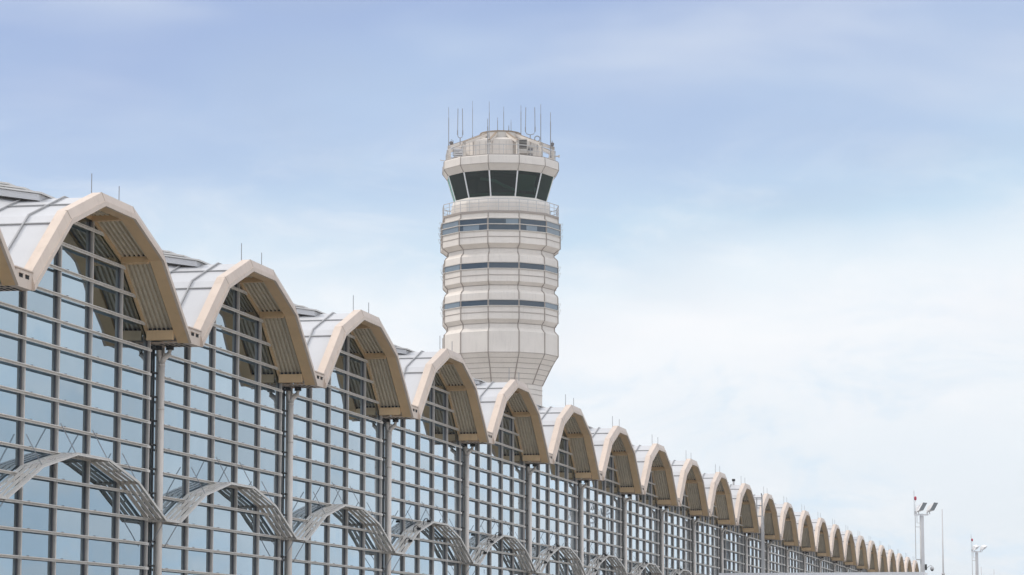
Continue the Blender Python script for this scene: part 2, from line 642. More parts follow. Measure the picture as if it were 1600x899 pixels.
gm = MB()
g0, g1 = 6.303, 7.397
gm.box(g0, g1, -0.03, 0.04, 9.115 + E_, 9.56 + E_)
gm.box(g0 - 0.06, g1 + 0.06, -0.06, 0.09, 9.565 + E_, 9.60 + E_)
gm.box(g0, g1, 0.042, 1.2, 9.115 + E_, 9.16 + E_)
gm.box(g0, g1, 0.3, 27, 9.30 + E_, 9.34 + E_, 2)
for x in (6.62, 7.05):
    gm.box(x - 0.12, x + 0.12, -0.038, -0.028, 9.36 + E_, 9.45 + E_, 1)
    gm.box(x - 0.15, x + 0.15, -0.08, -0.028, 9.452 + E_, 9.47 + E_)
for y in (0.2, 0.36, 0.52, 0.68, 0.84):
    gm.box(6.36, 6.6, y, y + 0.09, 9.108 + E_, 9.113 + E_, 1)
    gm.box(6.75, 7.3, y, y + 0.09, 9.108 + E_, 9.113 + E_, 1)
gut_me = gm.mesh('gutter_box', [M['fascia'], M['dark'], M['roof']])

rod_me = MB().tube([(0, 0, 0), (0, 0, 0.68)], 0.013, 6).tube([(0, 0, 0), (0, 0, 0.06)], 0.03, 6).mesh('lightning_rod', M['rod'])

# stepped skylight on the crown
skm = MB()
for k, (y0, dz) in enumerate(((1.55, 0.03), (2.1, 0.205), (2.65, 0.38), (3.2, 0.555))):
    z = 12.33 + E_ + dz
    x0, x1 = -1.75 + 0.18 * k, 1.75 - 0.18 * k
    s = 0.16
    y1 = 6.6
    for (xa, xb, a, b, c, m) in ((x0, x1, y0, 0.0, 0.05, 0), (x0 + .04, x1 - .04, y0 + 0.08, -0.18, -0.002, 1)):
        skm.hexa([(xa, a, z + b), (xb, a, z + b), (xb, y1, z + b + s * (y1 - a)), (xa, y1, z + b + s * (y1 - a)),
                  (xa, a, z + c), (xb, a, z + c), (xb, y1, z + c + s * (y1 - a)), (xa, y1, z + c + s * (y1 - a))], m)
for sg, ts in ((0, (0.45, 0.62, 0.79, 0.96)), (1, (0.15, 0.34)), (3, (0.66, 0.85)), (4, (0.04, 0.21, 0.38, 0.55))):
    for t in ts:
        bar_on_roof(skm, sg, t, 2.3, 6.8, 0.075, 0.08, 0)
sk_me = skm.mesh('skylight', [M['sky_bar'], M['roof']])

# glass wall of one bay
gl = MB()
top = off(0.2)
poly = [(-6.85, 0.0), (6.85, 0.0), (6.85, 9.2 + E_)] + [(x, z) for x, z in reversed(top)] + [(-6.85, 9.2 + E_)]
f0 = [gl.bm.verts.new((x, 1.23, z)) for x, z in poly]
f1 = [gl.bm.verts.new((x, 1.27, z)) for x, z in poly]
gl.bm.faces.new(f0)
gl.bm.faces.new(list(reversed(f1)))
n = len(poly)
for i in range(n):
    gl.bm.faces.new((f0[i], f0[(i + 1) % n], f1[(i + 1) % n], f1[i]))
glass_me = gl.mesh('glass_wall', M['glass'])

MU = [-6.2, -3.72, -1.24, 1.24, 3.72, 6.2]
i40 = off(0.39)
mull = []
for u in MU:
    zt = on(i40, u) if abs(u) < 6 else 9.25 + E_
    b = MB()
    b.box(-0.024, 0.024, 1.17, 1.228, 0.0, zt)
    b.box(-0.036, 0.036, 1.125, 1.169, 0.0, zt)
    b.box(-0.055, 0.055, 1.2, 1.2285, 0.0, zt, 1)
    mull.append((u, b.mesh('mullion', [M['alu'], M['steel']])))

tran = []
for k in range(-5, 14):
    z = 2.5 + 0.712 * k + E_
    h = half_at(i40, z) - 0.06
    if h < 0.5:
        continue
    low = h > 6.1
    b = MB()
    l, r_ = (-6.42, 5.9) if low else (-h, h - 0.25)
    b.box(l, r_, 1.015, 1.075, 0.0, 0.024)                  # ledge
    b.box(l, (6.2 if low else h), 1.076, 1.1, -0.05, 0.022)  # web behind it
    for u in MU:
        if l + 0.2 < u < r_ - 0.3:
            b.box(u + 0.22, u + 0.24, 1.0, 1.07, 0.024, 0.044, 1)
    tran.append((z, b.mesh('transom', [M['alu2'], M['steel']])))
tran.sort(key=lambda q: q[0])

# sunshade
SP = [(-6.2, 3.93 + E_), (-3.72, 4.89 + E_), (-1.24, 5.37 + E_), (1.24, 5.37 + E_), (3.72, 4.89 + E_), (6.2, 3.93 + E_), (7.48, 3.93 + E_)]


def down(P, d):
    return [(x, z - d) for x, z in P]


slats = []
for k in range(4):
    b = MB()
    y0 = 0.54 + k * 0.172
    b.strip(SP, down(SP, 0.022), y0, y0 + 0.118)
    if k < 3:
        for (xa, za), (xb, zb) in zip(SP, SP[1:]):
            nn = 2
            for q in range(nn + 1):
                t = min(max(q / nn, 0.02), 0.98)
                x, z = xa + (xb - xa) * t, za + (zb - za) * t
                b.box(x - 0.07, x + 0.07, y0 + 0.119, y0 + 0.171, z - 0.05, z - 0.004)
    if k < 3:
        b.box(-1.22, 1.22, y0 + 0.119, y0 + 0.171, SP[2][1] - 0.024, SP[2][1] - 0.003)
    if k == 0:
        b.strip(down(SP, 0.027), down(SP, 0.075), y0, y0 + 0.012)
    if k == 3:
        b.strip(down(SP, 0.027), down(SP, 0.075), y0 + 0.088, y0 + 0.10)
    slats.append(b.mesh('slat', M['slat']))
xbars = []
for x, z in SP[:6]:
    xbars.append(MB().box(x - 0.035, x + 0.035, 0.58, 1.08, z - 0.09, z - 0.028).mesh('crossbar', M['alu']))
ties = []
for q, (x, z) in enumerate(SP[:6]):
    for s in ((1,) if 0 < q < 5 else (-1,)):
        b = MB()
        for dx in (-0.03, 0.03):
            b.tube([(dx, 0.60, z - 0.03), (dx, 1.06, z + s * 0.80)], 0.0065, 6)
        ties.append((x, b.mesh('tie_rod', M['rod'])))

# downpipe with forked head
dp = MB()
dp.tube([(0, 0, 0), (0, 0, 8.55 + E_)], 0.098, 16)
dp.tube([(0, 0, 8.5 + E_), (0, 0, 8.56 + E_)], 0.11, 16)
dp.tube([(0, 0, 8.55 + E_), (0.02, -0.06, 8.72 + E_), (0.05, -0.22, 8.86 + E_), (0.05, -0.24, 9.0 + E_)], 0.085, 12)
dp.tube([(0, 0.0, 8.62 + E_), (0.02, 0.08, 8.76 + E_), (0.02, 0.1, 9.02 + E_)], 0.08, 12)
dp.tube([(0.05, -0.24, 8.98 + E_), (0.05, -0.24, 9.1 + E_)], 0.12, 12, 1)
dp.tube([(0.02, 0.1, 8.98 + E_), (0.02, 0.1, 9.1 + E_)], 0.10, 12, 1)
for k in range(-4, 10):
    z = 2.6 + 0.712 * k + E_
    dp.box(-0.62, -0.1, 0.08, 0.14, z - 0.05, z, 1)
for z in (1.2, 4.2, 7.2):
    dp.tube([(0, 0, z + E_), (0, 0, z + 0.05 + E_)], 0.106, 16)
dp.tube([(-0.34, 0.12, 0), (-0.34, 0.12, 9.1 + E_)], 0.018, 6, 1)
dp.box(0.10, 0.17, 0.06, 0.2, 0, 9.1 + E_, 2)
pipe_me = dp.mesh('downpipe', [M['pipe'], M['dark'], M['alu']])

# a gooseneck flood on some sunshades
gk = MB()
gk.tube([(0, 0, 0), (0, -0.02, 0.16), (0.06, -0.06, 0.24), (0.16, -0.12, 0.25), (0.24, -0.16, 0.18)], 0.02, 6)
gk.box(0.16, 0.32, -0.24, -0.1, 0.1, 0.19)
goose_me = gk.mesh('gooseneck_lamp', M['dark'])

order = list(range(-1, 24)) + [-2]
used = {}
rest = {}


def sub(name, me, parent, loc, world_u, limit=100):
    used[name] = used.get(name, 0) + 1
    if used[name] <= limit:
        return inst(name, me, parent, loc)
    rest.setdefault(name, []).append((me, (world_u + loc[0], loc[1], loc[2])))


LOWZ = 1.6 + E_
later = []
for i in order:
    u = i * BAY + UC
    rv = inst('roof_vault', roof_me, term, (u, 0, 0))
    inst('fascia', fascia_me, rv)
    inst('rake_trim', trim_me, rv)
    inst('soffit', deck_me, rv)
    inst('gutter_box', gut_me, rv)
    inst('skylight', sk_me, rv)
    for x in (-1.2, 1.0):
        inst('lightning_rod', rod_me, rv, (x, 0.32, 12.28 + E_))
    for x, me in purl:
        sub('purlin', me, rv, (x, 0, 0), u)
    gw = inst('glass_wall', glass_me, term, (u, 0, 0))
    for x, me in mull:
        sub('mullion', me, gw, (x, 0, 0), u)
    for z, me in reversed(tran):
        # only the levels the picture can show stand as single parts
        dist = 77 + 13.4 * i
        vis = (z - E_) / dist > 0.0268
        if vis and i < 23:
            sub('transom', me, gw, (0, 0, z), u)
        else:
            rest.setdefault('transom', []).append((me, (u, 0, z)))
    inst('downpipe', pipe_me, term, (u + 6.85, 1.0, 0))
    if i <= 9:
        sh = empty('sunshade', (u, 0, 0), 0, term)
        for me in xbars:
            inst('crossbar', me, sh)
        for me in slats:
            inst('slat', me, sh)
        for x, me in ties:
            sub('tie_rod', me, sh, (x, 0, 0), u)
        if 3 <= i <= 8:
            for x in (-5.3, -3.9, -2.2):
                inst('gooseneck_lamp', goose_me, sh, (x, 0.75, on(SP, x)))

for name, items in rest.items():
    bm = bmesh.new()
    mats = items[0][0].materials
    for me, loc in items:
        n0 = len(bm.verts)
        bm.from_mesh(me)
        bm.verts.ensure_lookup_table()
        for v in bm.verts[n0:]:
            v.co += Vector(loc)
    me = bpy.data.meshes.new(name)
    bm.to_mesh(me)
    bm.free()
    for q in mats:
        me.materials.append(q)
    inst(name, me, term)['kind'] = 'stuff'

# building mass behind the glass, end walls and back wall
L0, L1 = -2 * BAY + UC - 6.85, 23 * BAY + UC + 6.85
MB().box(L0, L1, 26.7, 27.0, 0, 9.2 + E_).box(L0 - 0.3, L0 - 0.002, 1.3, 27, 0, 9.1 + E_).box(L1 + 0.6, L1 + 0.9, 1.3, 27, 0, 9.1 + E_)\
    .build('rear_wall', M['tower'], term)

# two capped vent pipes on the tenth vault
for x, y in ((-2.1, 1.25), (-1.0, 0.9)):
    v = MB()
    v.tube([(0, 0, -0.1), (0, 0, 0.36)], 0.07, 10)
    v.tube([(0, 0, 0.3), (0, 0, 0.46)], 0.12, 10, 1)
    v.build('vent_pipe', [M['railm'], M['dark']], term, (10 * BAY + UC + x, y, on(off(0.12), x)))

# fixed ladder with a hooped guard at the eleventh gutter
ux = 10 * BAY + UC + 6.85
ld = empty('access_ladder', (ux, -0.2, 0), 0, term)
st = MB()
st.box(0.34, 0.56, -0.1, 0.1, 4.2 + E_, 10.4 + E_).box(-0.06, 0.06, -0.06, 0.06, 4.2 + E_, 10.4 + E_)
st.build('stile', M['railm'], ld)
rg = MB()
for k in range(20):
    rg.tube([(0.0, 0, 4.4 + E_ + 0.3 * k), (0.4, 0, 4.4 + E_ + 0.3 * k)], 0.018, 6)
rg.build('rung', M['railm'], ld)
hp = MB()
for y in (0.0, 0.8):
    hp.tube([(0.2, y, 9.62 + E_), (0.2, y, 11.7 + E_), (0.15, y, 11.95 + E_), (0.0, y, 12.05 + E_), (-0.2, y, 12.08 + E_)], 0.05, 6)
for z in (10.4, 11.2, 11.8):
    hp.tube([(0.2, 0, z + E_), (0.2, 1.8, z + E_)], 0.045, 6)
for y in (0.4, 1.2, 1.8):
    hp.tube([(0.2, y, 9.7 + E_), (0.2, y, 11.8 + E_)], 0.04, 6)
hp.build('guard_hoop', M['hoop'], ld)
MB().box(-0.25, 0.65, -0.2, 0.2, 4.05 + E_, 4.2 + E_).box(0.05, 0.35, -0.1, 0.1, 0, 4.05 + E_).build('base_bracket', M['steel'], ld)


# ------------------------------------------------------------------ control tower
def pix(x, y, Y):
    """world point seen at photo pixel (x, y) on the plane Y"""
    c, s = math.cos(PITCH), math.sin(PITCH)
    X = (x - 800) / F
    Z = -(y - 449.5) / F
    d = Vector((X, c - s * Z, s + c * Z))
    k = Y / d.y
    return Vector((d.x * k, Y, d.z * k + EYE))


TY = 320.0
TC = pix(781.8, 450, TY)
MPP = TY / F * 1.006
RF = MPP / 0.962                 # half width in pixels -> circumradius
ANG = [R(-11.5 + 30 * k) for k in range(12)]
tower = empty('control_tower', (TC.x, TY, 0))
tag(tower, 'cream twelve-sided control tower with ringed shaft, dark cab windows and rooftop antennas', 'control tower')


def tz(y):
    return pix(781.8, y, TY).z


def tf(y, hw):
    """height of a line measured on the facet nearest the camera"""
    return pix(781.8, y, TY - 0.96 * hw * RF).z


lv = [(z, hw * RF) for z, hw in (
    (0.0, 64), (tz(604.8), 64), (tz(577), 77.5), (tf(550.3, 88.2), 88.2), (tf(517.5, 88.2), 88.2), (tf(511.5, 82.6), 82.6), (tf(505.2, 82.6), 82.6),
    (tf(501, 85.6), 85.6), (tf(498, 88.0), 88.0), (tf(468, 88.0), 88.0), (tf(457.4, 87.8), 87.8), (tf(455, 86.6), 86.6), (tf(451.7, 82.6), 82.6), (tf(445.6, 82.6), 82.6),
    (tf(442, 85.6), 85.6), (tf(439.3, 88.0), 88.0), (tf(409.5, 88.0), 88.0), (tf(399.5, 87.6), 87.6), (tf(397.5, 86.2), 86.2), (tf(394, 82.2), 82.2), (tf(388, 82.0), 82.0),
    (tf(383, 87.2), 87.2), (tf(379.6, 91.6), 91.6), (tf(340, 91.6), 91.6), (tf(339, 88.5), 88.5), (tf(330, 88.5), 88.5))]


def rad_z(z):
    for (z0, r0), (z1, r1) in zip(lv, lv[1:]):
        if z0 <= z <= z1:
            return r0 + (r1 - r0) * (z - z0) / (z1 - z0)
    return lv[-1][1]


body = MB().rings(lv, ANG).build('shaft', M['tower'], tower)
rb = MB()
for a in ANG:
    pts = [(r * 1.003 * math.sin(a), -r * 1.003 * math.cos(a), z) for z, r in lv[1:]]
    rb.tube(pts, 0.075, 6)
rb.build('corner_seam', M['seam'], body)
hs = MB()


def ring_at(mb, z, r, t=0.05, h=0.05, m=0):
    mb.rings([(z - h, r - t), (z - h, r + t), (z + h, r + t), (z + h, r - t), (z - h, r - t)], ANG, m, cap=False)


zs = lv[3][0]
for q in range(1, 9):
    z = zs - (zs - tz(604.8)) * q / 6.0
    ring_at(hs, z, rad_z(z), 0.035, 0.025)
ring_at(hs, zs, rad_z(zs), 0.04, 0.03)
for y, hw in ((369.6, 91.6), (429.5, 88.0), (487.6, 88.0)):
    ring_at(hs, tf(y, hw), hw * RF, 0.05, 0.03)
for y, hw in ((388, 82), (445.6, 82.6), (505.2, 82.6)):
    ring_at(hs, tf(y, hw), hw * RF, 0.06, 0.02)
hs.build('panel_joint', M['seam'], body)
RAILS = ((341, 91.6), (350.2, 91.6), (360, 91.6), (409.7, 88.0), (419.6, 88.0), (468.3, 88.0), (477.8, 88.0))
rl = MB()
for y, hw in RAILS:
    ring_at(rl, tf(y, hw), hw * RF + 0.04, 0.09, 0.045)
rl.build('ledge_ring', M['tower2'], body)
for y, hw in RAILS:
    z, r0 = tf(y, hw), hw * RF
    for a in (ANG[10], ANG[3], ANG[9], ANG[4]):
        x, yy = math.sin(a), -math.cos(a)
        MB().tube([(r0 * x, r0 * yy, z + 0.1), ((r0 + 0.34) * x, (r0 + 0.34) * yy, z + 0.12), ((r0 + 0.16) * x, (r0 + 0.16) * yy, z - 0.36), (r0 * x, r0 * yy, z - 0.36)], 0.03, 6)\
            .build('outrigger_bracket', M['railm'], body)


def facet(k, z0, r0, z1, r1, inset, th, e=0.0, t0=0.0, t1=1.0):
    """slab lying on facet k between heights z0 and z1, standing out by th"""
    def pt(a, r, z):
        return Vector((r * math.sin(a), -r * math.cos(a), z))
    a0, a1 = ANG[k], ANG[(k + 1) % 12]
    am = (a0 + (a1 - a0 if a1 > a0 else a1 + 2 * math.pi - a0) / 2)
    nrm = Vector((math.sin(am), -math.cos(am), 0))
    p = []
    for o_ in (e, e + th):
        for (a, z, r, b) in ((a0, z0, r0, a1), (a1, z0, r0, a0), (a1, z1, r1, a0), (a0, z1, r1, a1)):
            A, B = pt(a, r, z), pt(b, r, z)
            # t runs from the corner a0 to the corner a1
            fr = (t0 if a == a0 else 1 - t1) * (B - A).length
            p.append(A + (B - A).normalized() * (inset + fr) + nrm * o_)
    return p


BLINDS = {(0, 0, 1): (0.56, 1.0), (0, 11, 0): (0.12, 0.74), (0, 1, 0): (0.22, 0.68), (0, 10, 1): (0.0, 0.8), (0, 2, 0): (0.3, 1.0)}
for bi, (y0, y1, hw) in enumerate(((359.3, 341.2, 91.6), (418.9, 410, 88.0), (477.1, 468.6, 88.0))):
    za_, zb_ = tf(y0, hw), tf(y1, hw)
    for k in range(12):
        full = k in (10, 2)  # left panes have blinds; right ones are painted pale for grazing reflection
        spans = ((za_, (za_ + zb_) / 2 - 0.03), ((za_ + zb_) / 2 + 0.03, zb_)) if bi == 0 else ((za_, zb_),)
        mb = MB()
        for j, (q0, q1) in enumerate(spans):
            mb.hexa(facet(k, q0, hw * RF, q1, hw * RF, 0.09, 0.02, 0.012), 0)
            if full or (bi, k, j) in BLINDS:
                t0, t1 = (0.0, 0.99) if full else BLINDS[(bi, k, j)]
                mb.hexa(facet(k, q0 + 0.03, hw * RF, q1 - 0.03, hw * RF, 0.1, 0.006, 0.034, t0 * 0.96, 0.02 + t1 * 0.96), 1)
        mb.build('window', [M['bandglass'], M['band_blind_reflection']], body)

# catwalk round the cab base
zc = tf(331.8, 89.7)
cw = MB().rings([(zc - 0.02, 5.9), (zc - 0.02, 89.9 * RF), (zc + 0.22, 89.9 * RF), (zc + 0.22, 5.9), (zc - 0.02, 5.9)], ANG, cap=False).build('catwalk', M['seam'], tower)
rm = MB()
RR = 89.4 * RF
for h, t in ((1.28, 0.035), (0.85, 0.022), (0.45, 0.022)):
    ring_at(rm, zc + 0.22 + h, RR, t, t)
for k in range(12):
    a0, a1 = ANG[k], ANG[k] + R(30)
    A = Vector((RR * math.sin(a0), -RR * math.cos(a0), 0))
    B = Vector((RR * math.sin(a1), -RR * math.cos(a1), 0))
    for t in (0, 1 / 3, 2 / 3):
        p = A.lerp(B, t)
        rm.tube([(p.x, p.y, zc + 0.2), (p.x, p.y, zc + 1.52)], 0.035, 6)
rm.build('railing', M['railm'], cw)

# cab
cb = MB()
z0, z1 = zc + 0.2, tf(306.6, 70.4)
z2, z3, z4, z5 = tf(266.5, 81.7), tf(254.7, 89.6), tf(243.0, 89.2), tf(241.2, 87.5)
cb.rings([(z0, 76.3 * RF), (z1 - 0.62, 76.3 * RF), (z1 - 0.3, 75.0 * RF), (z1, 71.0 * RF)], ANG)
cab = cb.build('cab', M['tower'], tower)
for k in range(12):
    MB().hexa(facet(k, z1, 70.5 * RF, z2, 81.7 * RF, 0.10, 0.03, 0.0)).build('cab_window', M['cabglass'], cab)
for a in ANG:
    MB().tube([(70.6 * RF * math.sin(a), -70.6 * RF * math.cos(a), z1), (81.8 * RF * math.sin(a), -81.8 * RF * math.cos(a), z2)], 0.085, 6)\
        .build('corner_post', M['white'], cab)
# inside: dark core and ceiling, sloping consoles, roller shades on the right-hand panes
MB().rings([(z1 + 0.01, 52 * RF), (z2 - 0.35, 52 * RF), (z2 - 0.3, 78 * RF), (z2 - 0.02, 79 * RF)], ANG).build('cab_interior', M['dark'], cab)
for k in (1, 2):
    MB().hexa(facet(k, z1 + (0.75 if k == 1 else 0.2), 67.5 * RF, z2 - 0.05, 78.0 * RF, 0.25, 0.02)).build('roller_shade', M['shade'], cab)
MB().rings([(z1 + 0.01, 69 * RF), (z1 + 0.45, 66 * RF), (z1 + 0.55, 58 * RF)], ANG).build('console', M['console'], cab)
dt = MB()
dt.tube([(-2.2, -4.45, z2 - 0.7), (-0.6, -4.6, z2 - 0.95), (0.4, -4.6, z2 - 1.5), (1.3, -4.5, z1 + 0.9), (2.0, -4.3, z1 + 0.6)], 0.16, 8)
dt.build('reflection_tube', M['console'], cab)  # pale curved tube added to stand in for a reflection in the panes
cr_ = MB()
cr_.rings([(z2 + 0.02, 70 * RF), (z2 + 0.02, 82.4 * RF), (z3 + 0.0, 89.7 * RF), (z4, 89.2 * RF), (z5, 87.5 * RF), (z5, 50 * RF)], ANG)
roofp = cr_.build('cab_roof', M['tower'], tower)
sm = MB()
ring_at(sm, z3, 89.8 * RF, 0.03, 0.02)
ring_at(sm, z5, 87.5 * RF, 0.05, 0.03)
for a in ANG:
    sm.tube([(r * RF * 1.002 * math.sin(a), -r * RF * 1.002 * math.cos(a), z) for z, r in ((z2 + 0.02, 82.4), (z3, 89.7), (z4, 89.2), (z5, 87.5))], 0.05, 6)
sm.build('panel_joint', M['seam'], roofp)
# roof rail
zr = z5
rr_ = MB()
RR = 84.5 * RF
for h, t in ((1.15, 0.03), (0.6, 0.02)):
    ring_at(rr_, zr + h, RR, t, t)
for k in range(12):
    a0 = ANG[k]
    rr_.tube([(RR * math.sin(a0), -RR * math.cos(a0), zr), (RR * math.sin(a0), -RR * math.cos(a0), zr + 1.25)], 0.05, 6)
    am = a0 + R(15)
    q = RR * math.cos(R(15))
    rr_.tube([(q * math.sin(am), -q * math.cos(am), zr), (q * math.sin(am), -q * math.cos(am), zr + 1.15)], 0.03, 6)
rr_.build('railing', M['railm'], roofp)
# penthouse and cap disc
zt, zd = tf(216.5, 61), tz(210.5)
ph = MB().rings([(zr - 0.1, 61 * RF), (zt - 0.05, 61 * RF), (zt + 0.45, 36 * RF)], ANG).build('penthouse', M['tower'], tower)
pj = MB()
for a in ANG:
    for da in (0, R(10), R(20)):
        t = 61 * RF * (math.cos(R(15)) / math.cos((da % R(30)) - R(15))) * 1.003
        pj.tube([(t * math.sin(a + da), -t * math.cos(a + da), zr), (t * math.sin(a + da), -t * math.cos(a + da), zt - 0.25)], 0.03 if da == 0 else 0.014, 6)
pj.build('panel_joint', M['seam'], ph)
C24 = [R(15 * k) for k in range(24)]
MB().rings([(zt + 0.3, 34 * RF), (zd - 0.02, 30.5 * RF)], C24).build('cap_drum', M['tower2'], ph)
MB().rings([(zd - 0.04, 31.4 * RF), (zd + 0.08, 31.2 * RF), (zd + 0.16, 24 * RF), (zd + 0.2, 5 * RF)], C24).build('cap_disc', M['rust'], ph)
for a in ANG:
    sx, sy = math.sin(a), -math.cos(a)
    b = MB()
    zp = tz(233.5)
    pts = [(30 * RF, zd - 0.12), (57 * RF, zd - 0.12 + (zp - zd) * 0.5), (83.2 * RF, zp), (83.4 * RF, zr + 0.0)]
    tx, ty = math.cos(a) * 0.14, math.sin(a) * 0.14
    for (ra, za), (rb2, zb) in zip(pts, pts[1:]):
        h = 0.32 if abs(ra - rb2) > 1 else 0.0
        if h:
            p = [(ra * sx - tx, ra * sy - ty, za - h), (ra * sx + tx, ra * sy + ty, za - h), (rb2 * sx + tx, rb2 * sy + ty, zb - h), (rb2 * sx - tx, rb2 * sy - ty, zb - h)]
            p += [(x, y, z + h) for x, y, z in p]
            b.hexa(p)
            p2 = [(x, y, z + h + 0.003) for x, y, z in p[:4]]
            p2 += [(x, y, z + 0.05) for x, y, z in p2]
            b.hexa(p2, 1)
        else:
            p = [((ra - 0.3) * sx - tx, (ra - 0.3) * sy - ty, zb), ((ra) * sx - tx, (ra) * sy - ty, zb), ((ra) * sx + tx, (ra) * sy + ty, zb), ((ra - 0.3) * sx + tx, (ra - 0.3) * sy + ty, zb)]
            p += [(x, y, za) for x, y, z in p]
            b.hexa(p)
    b.build('roof_strut', [M['tower'], M['rust']], ph)


def twr(x, y, dy=0.0):
    v = pix(x, y, TY + dy)
    return (v.x - TC.x, dy, v.z)


# rooftop plant
ac = MB()
for (x, y, dy) in ((816, 237, -4.4),):
    v = twr(x, y, dy)
    ac.box(v[0] - 0.55, v[0] + 0.55, v[1] - 0.4, v[1] + 0.4, zr + 0.35, zr + 2.0)
    for k in range(6):
        ac.box(v[0] - 0.5, v[0] + 0.5, v[1] - 0.43, v[1] - 0.402, zr + 0.9 + 0.17 * k, zr + 1.0 + 0.17 * k, 1)
ac.build('air_conditioner', [M['tower2'], M['dark']], tower)
ac = MB()
v = twr(716, 240, -2.0)
ac.box(v[0] - 0.5, v[0] + 0.5, v[1] - 0.4, v[1] + 0.4, zr + 0.2, zr + 1.3)
for k in range(5):
    ac.box(v[0] - 0.52, v[0] + 0.52, v[1] - 0.43, v[1] - 0.402, zr + 0.3 + 0.2 * k, zr + 0.38 + 0.2 * k, 1)
ac.build('air_conditioner', [M['white'], M['steel']], tower)
cv = MB()
v = twr(829, 240, -4.0)
for k in range(4):
    cv.box(v[0] - 0.3, v[0] + 0.25, v[1] - 0.2, v[1] + 0.2, zr + 0.1 + 0.34 * k, zr + 0.34 + 0.34 * k, k % 2)
cv.build('equipment_rack', [M['steel'], M['tower2']], tower)

# antennas: (x, top, base, depth offset, radius)
for x, yt, ybs, dy, r in ((701, 168, 249, -1.2, 0.05), (738.4, 158, 216, 2.0, 0.035), (764.4, 159, 244, -6.0, 0.045), (762, 186, 244, -5.6, 0.06),
                          (777.5, 184, 206.5, 0.5, 0.045), (787, 167, 206.5, -0.5, 0.04), (795, 196, 206.5, 0.3, 0.045), (798.5, 187, 207, -0.8, 0.035),
                          (814, 165, 214, 1.0, 0.05), (845, 163, 240, -2.2, 0.05), (860.3, 176, 247, -1.6, 0.06)):
    b = MB()
    p0, p1 = twr(x, ybs, dy), twr(x, yt, dy)
    mid = p0[2] + (p1[2] - p0[2]) * 0.8
    b.tube([p0, (p0[0], p0[1], mid)], r, 6)
    b.tube([(p0[0], p0[1], mid), p1], r * 0.6, 6)
    b.tube([p0, (p0[0], p0[1], p0[2] + 0.25)], r * 1.8, 6)
    b.build('antenna', M['rod'], tower)
for xa, xb2, yt, yj, ybs, dy in ((715, 723, 170, 212, 220, -3.0), (821, 836, 168, 207, 214, -2.0)):
    b = MB()
    xm = (xa + xb2) / 2
    b.tube([twr(xm, ybs + 6, dy), twr(xm, yj + 4, dy)], 0.06, 6)
    for x, lean in ((xa, 0.6), (xb2, -0.4)):
        b.tube([twr(xm, yj + 4, dy), twr(x + (xm - x) * 0.25, yj + 2.5, dy), twr(x, yj - 1, dy), twr(x + lean, yt, dy)], 0.045, 6)
        b.tube([twr(x, yj - 1, dy), twr(x, yj - 8, dy)], 0.07, 6)
    b.build('antenna', M['rod'], tower)
for x, y, dy in ((705, 223, -1.4), (863, 225, -1.4)):
    b = MB()
    c_ = Vector(twr(x, y, dy))
    b.tube([twr(x + (3 if x < 780 else -3), 244, dy), twr(x + (3 if x < 780 else -3), y - 3, dy), c_ + Vector((0, 0, 0.35)), c_], 0.035, 6)
    b.rings([(c_.z - 0.28, 0.05), (c_.z - 0.2, 0.18), (c_.z + 0.05, 0.22), (c_.z + 0.15, 0.1)], C24)
    for v_ in b.bm.verts[-24 * 4:]:
        v_.co.x += c_.x
        v_.co.y += c_.y
    b.build('roof_camera', M['steel'], tower)
b = MB()
c_ = Vector(twr(839.5, 217, -2.5))
b.tube([c_ + Vector((0.3 * math.cos(R(20 * k)), 0, 0.3 * math.sin(R(20 * k)))) for k in range(19)], 0.06, 6)
b.tube([c_ + Vector((0, 0, -0.3)), c_ + Vector((0, 0, -1.2))], 0.04, 6)
b.build('loop_antenna', M['rod'], tower)
b = MB()
b.tube([twr(866, 244.5, -1), twr(874, 244.5, -1)], 0.08, 6)
b.tube([twr(873.5, 246.5, -1), twr(873.5, 242.5, -1)], 0.09, 6)
b.tube([twr(694, 251, -1), twr(688.5, 251, -1), twr(688.5, 249, -1)], 0.04, 6)
b.build('outrigger_arm', M['tower2'], tower)

# ------------------------------------------------------------------ white walkway projecting from the terminal
wk = empty('covered_walkway', P0 + Vector((math.sin(TH), math.cos(TH), 0)) * (9.35 * BAY), RZ)
tag(wk, 'low white flat-roofed walkway jutting out across the foot of the far vaults', 'walkway')
zt_ = pix(1433, 895, 200).z
ln = 13.6
MB().box(-1.6, 1.6, -ln, 0.6, zt_ - 0.5, zt_).build('roof_slab', M['white'], wk)
MB().box(-1.45, 1.45, -ln + 0.2, 0.55, zt_ - 3.2, zt_ - 0.503).build('glazed_side', M['glass'], wk)
MB().box(-1.6, 1.6, -ln, 0.6, zt_ - 3.6, zt_ - 3.203).build('floor_slab', M['white'], wk)
for y in (-ln + 0.6, -ln / 2):
    MB().box(-1.0, 1.0, y - 0.2, y + 0.2, 0.0, zt_ - 3.603).build('pier', M['concrete'], wk)


